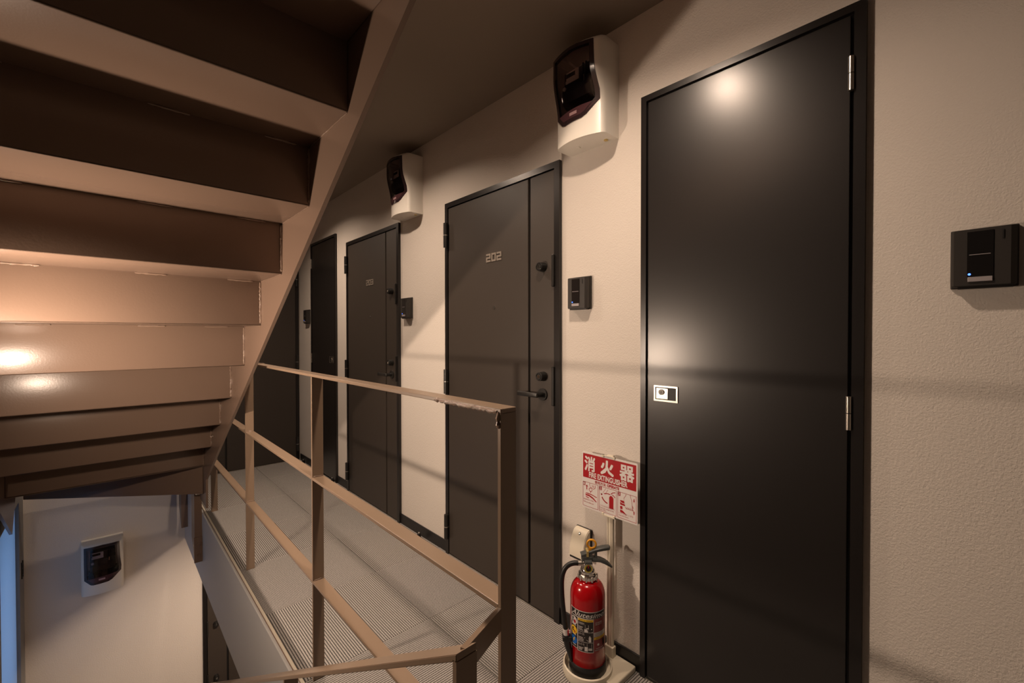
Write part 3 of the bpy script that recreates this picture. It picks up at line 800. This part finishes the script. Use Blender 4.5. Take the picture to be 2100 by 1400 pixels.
P3.text('レバーを強くにぎる', a+0.020, a+0.265, 0.100, 0.130); P3.text('Grip the levers.', a+0.020, a+0.190, 0.060, 0.088)
P3.build('printing', 'signr', sg, SS(0.0004))
P4 = Print()
for (a, b), c in zip(pan, '123'): P4.text(c, a+0.014, a+0.034, 0.406, 0.454, bold=0.02)
P4.stroke([(0.665+0.04, 0.315), (0.665+0.075, 0.290), (0.665+0.140, 0.285)], 0.008)
P4.ellipse(0.330+0.232, 0.360, 0.012, 0.014); P4.ellipse(0.330+0.085, 0.335, 0.022, 0.018)
P4.poly([(0.665+0.108, 0.36), (0.665+0.24, 0.36), (0.665+0.245, 0.245), (0.665+0.132, 0.245)])
P4.build('number_lettering', 'signw', sg, SS(0.0008))
for z0, z1 in ((-0.006, 0.005), (SH-0.005, SH+0.004)):
    for x in (-0.028, 0.020): bx('clip', 'cream', sg, x, x+0.009, -0.0055, 0.0033, z0, z1, bevel=0.001)
    bx('clip_bar', 'cream', sg, -0.028, 0.029, -0.0045, 0.0033, (z0 if z0 < 0 else SH+0.0005), (-0.0005 if z0 < 0 else z1), bevel=0.0008)

# ------------------------------------------------------------------ fire extinguisher
t = thing('fire_extinguisher', (CX, CY, 0.016), -YAW); tag(t, 'red fire extinguisher with black hose beside the tall black door', 'fire extinguisher')
R = 0.0615
prof = [(0.020, 0.004), (R-0.004, 0.004), (R, 0.010), (R, 0.262)]
for i in range(1, 11):
    a = PI/2*i/10; prof.append((0.026+(R-0.026)*math.cos(a)**0.9 if i < 10 else 0.026, 0.262+0.056*math.sin(a)))
prof.append((0.022, 0.324))
MB().lathe(prof, n=64).build('cylinder', 'red', t, True)
MB().lathe([(R-0.006, 0.0), (R+0.001, 0.0), (R+0.0035, 0.006), (R+0.0035, 0.036), (R+0.001, 0.040), (R-0.001, 0.040)], n=64).build('base_ring', 'rubber', t, True)
nut = MB(); nut.lathe([(0.022, 0.318), (0.031, 0.320), (0.033, 0.325), (0.033, 0.336), (0.030, 0.341), (0.026, 0.345), (0.026, 0.352)], n=12).build('neck_nut', 'chrome', t)
for i in range(10):
    a = 2*PI*i/10
    nb = MB().cyl((0.033*math.cos(a), 0.033*math.sin(a), 0.323), (0.033*math.cos(a), 0.033*math.sin(a), 0.338), 0.0036, n=8).build('nut_rib', 'chrome', t, True)
MB().lathe([(0.026, 0.350), (0.024, 0.358), (0.019, 0.362), (0.018, 0.384), (0.012, 0.388)], n=32).build('valve', 'chrome', t, True)
gz = 0.368
gauge = MB().cyl((-0.002, -0.014, gz), (-0.002, -0.027, gz), 0.0165, n=32).build('pressure_gauge', 'chrome', t, True)
MB().cyl((-0.002, -0.0270, gz), (-0.002, -0.0276, gz), 0.0140, n=32).build('gauge_face', 'gaugey', gauge)
MB().cyl((-0.002, -0.0276, gz), (-0.002, -0.0281, gz), 0.0095, n=24).build('gauge_centre', 'printk', gauge)
bx('gauge_needle', 'signr', gauge, -0.0035, -0.0005, -0.0287, -0.0281, gz+0.002, gz+0.012)
# levers: body, upper lever, lower lever
vb = MB().box(-0.022, 0.016, -0.013, 0.013, 0.384, 0.402, bevel=0.003).build('lever_block', 'grey', t)
bx('gauge_guard', 'grey', t, -0.013, 0.012, -0.030, -0.012, 0.384, 0.392, bevel=0.001)
def lever(pts, w, h, name, parent=t):
    m = MB(); ring = []
    n = len(pts)
    for i, (x, z) in enumerate(pts):
        x0_, z0_ = pts[max(0, i-1)]; x1_, z1_ = pts[min(n-1, i+1)]
        d = math.hypot(x1_-x0_, z1_-z0_); nx, nz = -(z1_-z0_)/d*h[i]/2, (x1_-x0_)/d*h[i]/2; ww = w[i]/2
        ring.append([m.bm.verts.new(p) for p in ((x+nx, -ww*0.7, z+nz), (x+nx*0.4, -ww, z+nz*0.4), (x-nx, -ww, z-nz), (x-nx, ww, z-nz), (x+nx*0.4, ww, z+nz*0.4), (x+nx, ww*0.7, z+nz))])
    for A, Bv in zip(ring, ring[1:]):
        for k in range(6): m.bm.faces.new((A[k], A[(k+1) % 6], Bv[(k+1) % 6], Bv[k]))
    m.bm.faces.new(ring[0][::-1]); m.bm.faces.new(ring[-1])
    return m.build(name, 'grey', parent, True)
lever([(-0.024, 0.404), (-0.010, 0.409), (0.010, 0.417), (0.030, 0.424), (0.055, 0.429), (0.075, 0.431), (0.079, 0.4305)], [0.024]*5+[0.020, 0.010], [0.014, 0.013, 0.012, 0.011, 0.012, 0.012, 0.008], 'upper_lever')
lever([(0.004, 0.393), (0.024, 0.391), (0.044, 0.388), (0.060, 0.381), (0.074, 0.372), (0.086, 0.361)], [0.024]*4+[0.022, 0.012], [0.015, 0.014, 0.012, 0.011, 0.009, 0.004], 'lower_lever')
bx('lever_strut', 'grey', t, 0.024, 0.032, -0.010, 0.010, 0.392, 0.420)
MB().torus((0.013, -0.004, 0.444), (0.15, 1, 0), 0.0150, 0.0038, a0=0, a1=2*PI).build('safety_pin_ring', 'yellow', t, True)
MB().box(0.002, 0.014, -0.008, 0.0, 0.420, 0.432, bevel=0.002).build('safety_pin_tab', 'yellow', t)
MB().box(-0.006, 0.002, -0.0145, 0.0145, 0.402, 0.422, bevel=0.001).build('seal_band', 'brass', t)
# hose on the left
hp0 = MB().cyl((-0.016, 0, 0.374), (-0.036, 0, 0.374), 0.0085, n=20).build('hose_coupling', 'steel', t, True)
H = [(-0.034, 0, 0.374), (-0.050, 0, 0.374), (-0.066, -0.001, 0.369), (-0.080, -0.002, 0.357), (-0.089, -0.004, 0.338), (-0.093, -0.006, 0.312), (-0.093, -0.009, 0.280), (-0.091, -0.012, 0.245), (-0.087, -0.015, 0.205), (-0.083, -0.017, 0.172), (-0.080, -0.018, 0.150)]
def catmull(P, n=5):
    P = [Vector(p) for p in P]; out = []
    for i in range(len(P)-1):
        p0, p1, p2, p3 = P[max(0, i-1)], P[i], P[i+1], P[min(len(P)-1, i+2)]
        for k in range(n):
            s = k/n; out.append(0.5*((2*p1)+(p2-p0)*s+(2*p0-5*p1+4*p2-p3)*s*s+(3*p1-p0-3*p2+p3)*s**3))
    return out+[P[-1]]
hose = MB().tube(catmull(H), 0.0088, 14).build('hose', 'rubber', t, True)
MB().cyl((-0.0805, -0.018, 0.152), (-0.0785, -0.018, 0.130), 0.0098, n=18).build('hose_end_band', 'printw', hose, True)
bx('band_mark', 'signr', hose, -0.076, -0.0695, -0.0265, -0.012, 0.132, 0.150, bevel=0.001)
nz_ = MB().tube([(-0.0785, -0.018, 0.132), (-0.077, -0.018, 0.118), (-0.073, -0.019, 0.095), (-0.066, -0.020, 0.066), (-0.060, -0.021, 0.040)], [0.0125, 0.0135, 0.0125, 0.0085, 0.0065], 16).build('nozzle', 'blackgloss', t, True)
MB().box(-0.092, -0.058, -0.030, -0.006, 0.112, 0.128, bevel=0.003).build('hose_clip', 'rubber', t)
# printed label wrapped round the cylinder; s in degrees to the viewer's right, z in metres
def CYL(off): return lambda s, z, l=0: ((R+off+l*1.5e-5)*math.sin(math.radians(s)), -(R+off+l*1.5e-5)*math.cos(math.radians(s)), z)
zb, zt = 0.096, 0.236
def nseg(a, b): return max(1, int(abs(b-a)/4))
W_ = Print()
for a, b, c, d in ((-75, 58, 0.2115, zt), (-75, -43, zb+0.004, 0.2115), (-43, 10, zb, 0.2115)): W_.rect(a, b, c, d, nseg(a, b))
W_.build('label_border', 'printw', t, CYL(0.0003))
K_ = Print(); K_.rect(-73, 56, 0.2125, zt-0.0022, 34); K_.rect(-73, -44, zb+0.006, 0.2100, 9); K_.rect(-41.5, 8.5, zb+0.002, 0.2100, 14)
K_.build('label_ground', 'printk', t, CYL(0.0005))
Rd = Print(); Rd.rect(10, 60, zb+0.004, 0.2115, 14); Rd.build('label_side_panel', 'printred', t, CYL(0.0004))
Wt = Print()
Wt.text('Alutesimo', -68, 50, 0.2155, 0.2315, italic=0.35, bold=0.02)
for z, body in ((0.1905, '1 安全栓を'), (0.1545, '2 ホースを'), (0.119, '3 レバーを')): Wt.text(body, -39.5, -20, z, z+0.008)
for z in (0.181, 0.176, 0.171, 0.145, 0.140, 0.135, 0.110, 0.106, 0.102):
    Wt.rect(-39, -24+random.uniform(-4, 2), z, z+0.0018, 4)
for z in (0.1655, 0.1305): Wt.rect(-41, 8, z, z+0.001, 12)
# little white pictures: levers, extinguisher, grip
Wt.rect(-20, -11, 0.167, 0.177, 3); Wt.poly([(-11, 0.173), (4, 0.180), (4, 0.177), (-11, 0.169)]); Wt.poly([(-11, 0.170), (6, 0.1685), (6, 0.166), (-11, 0.166)])
Wt.rect(-17.6, -16.9, 0.177, 0.192); Wt.rect(-14, -6, 0.178, 0.1815, 2); Wt.rect(-7.4, -6.4, 0.180, 0.192)
Wt.rect(-6, 1.5, 0.133, 0.150, 2); Wt.rect(-3.5, -1, 0.150, 0.154); Wt.poly([(-3, 0.1535), (-20, 0.1475), (-20, 0.1460), (-3, 0.1515)]); Wt.poly([(-13, 0.141), (-7, 0.137), (-7, 0.1355), (-13, 0.1395)])
Wt.rect(-19, -9, 0.101, 0.116, 3); Wt.rect(-7, 5, 0.105, 0.109, 3)
for s in (-6, -3, 0, 3): Wt.rect(s, s+1.4, 0.109, 0.113)
Wt.rect(-11.5, -10.8, 0.116, 0.127); Wt.rect(2.5, 3.2, 0.113, 0.127)
Wt.rect(11, 58, 0.1500, 0.1655, 12)
Wt.ellipse(-58.5, 0.193, 13.5, 0.0145)
for z in (0.1765, 0.143, 0.1085): Wt.rect(-69, -49, z, z+0.0022, 5)
for z in (0.196, 0.190): Wt.text('業務用', 14, 40, z, z+0.0042)
Wt.ellipse(26, 0.122, 4, 0.004); Wt.rect(18, 50, 0.1085, 0.1098, 8); Wt.rect(14, 50, 0.1025, 0.1040, 8)
Wt.build('label_white_print', 'printw', t, CYL(0.0008))
Yl = Print(); Yl.rect(-41, 8, 0.2025, 0.2095, 14); Yl.rect(11, 58, 0.1405, 0.1485, 12); Yl.ellipse(-58.5, 0.1595, 13.5, 0.0145)
Yl.build('label_yellow_print', 'printy', t, CYL(0.0009))
Bl = Print(); Bl.ellipse(-58.5, 0.1255, 13.5, 0.0145); Bl.build('label_blue_print', 'printb', t, CYL(0.0009))
Mk = Print(); Mk.rect(-66, -61.5, 0.186, 0.201); Mk.rect(-67.5, -59, 0.199, 0.202)
Mk.poly([(-68, 0.165), (-58, 0.168), (-62, 0.160), (-56, 0.156), (-66, 0.154)]); Mk.text('使用方法', -38, -18, 0.2042, 0.2082); Mk.rect(-14, 4, 0.2055, 0.2068, 4); Mk.rect(16, 50, 0.1435, 0.1450, 8)
for z in (0.1615, 0.1575, 0.1535): Mk.rect(13, 45, z, z+0.0012, 8)
Mk.rect(44, 56, 0.114, 0.134, 3)
Mk.build('label_black_print', 'printk', t, CYL(0.0012))
Rm = Print(); Rm.ellipse(-54.5, 0.190, 4.5, 0.006); Rm.poly([(-58, 0.159), (-52, 0.157), (-51, 0.150), (-57, 0.152)]); Rm.build('label_red_print', 'signr', t, CYL(0.0012))
Bo = Print(); Bo.poly([(-57, 0.134), (-53, 0.134), (-57, 0.127), (-54, 0.127), (-62, 0.117), (-59.5, 0.124), (-62.5, 0.124)]); Bo.build('label_bolt_mark', 'printy', t, CYL(0.0012))

# ------------------------------------------------------------------ small bracket on the stairwell wall
t = thing('wall_bracket', (LX, 4.425, -0.44)); tag(t, 'tiny dark ladder-shaped bracket on the lower left wall', 'bracket')
for y in (-0.022, 0.022): bx('bar', 'galv', t, 0, 0.006, y-0.004, y+0.004, 0.0, 0.11)
for z in (0.015, 0.060, 0.090): bx('rung', 'galv', t, 0.0, 0.005, -0.02, 0.02, z-0.002, z+0.002)
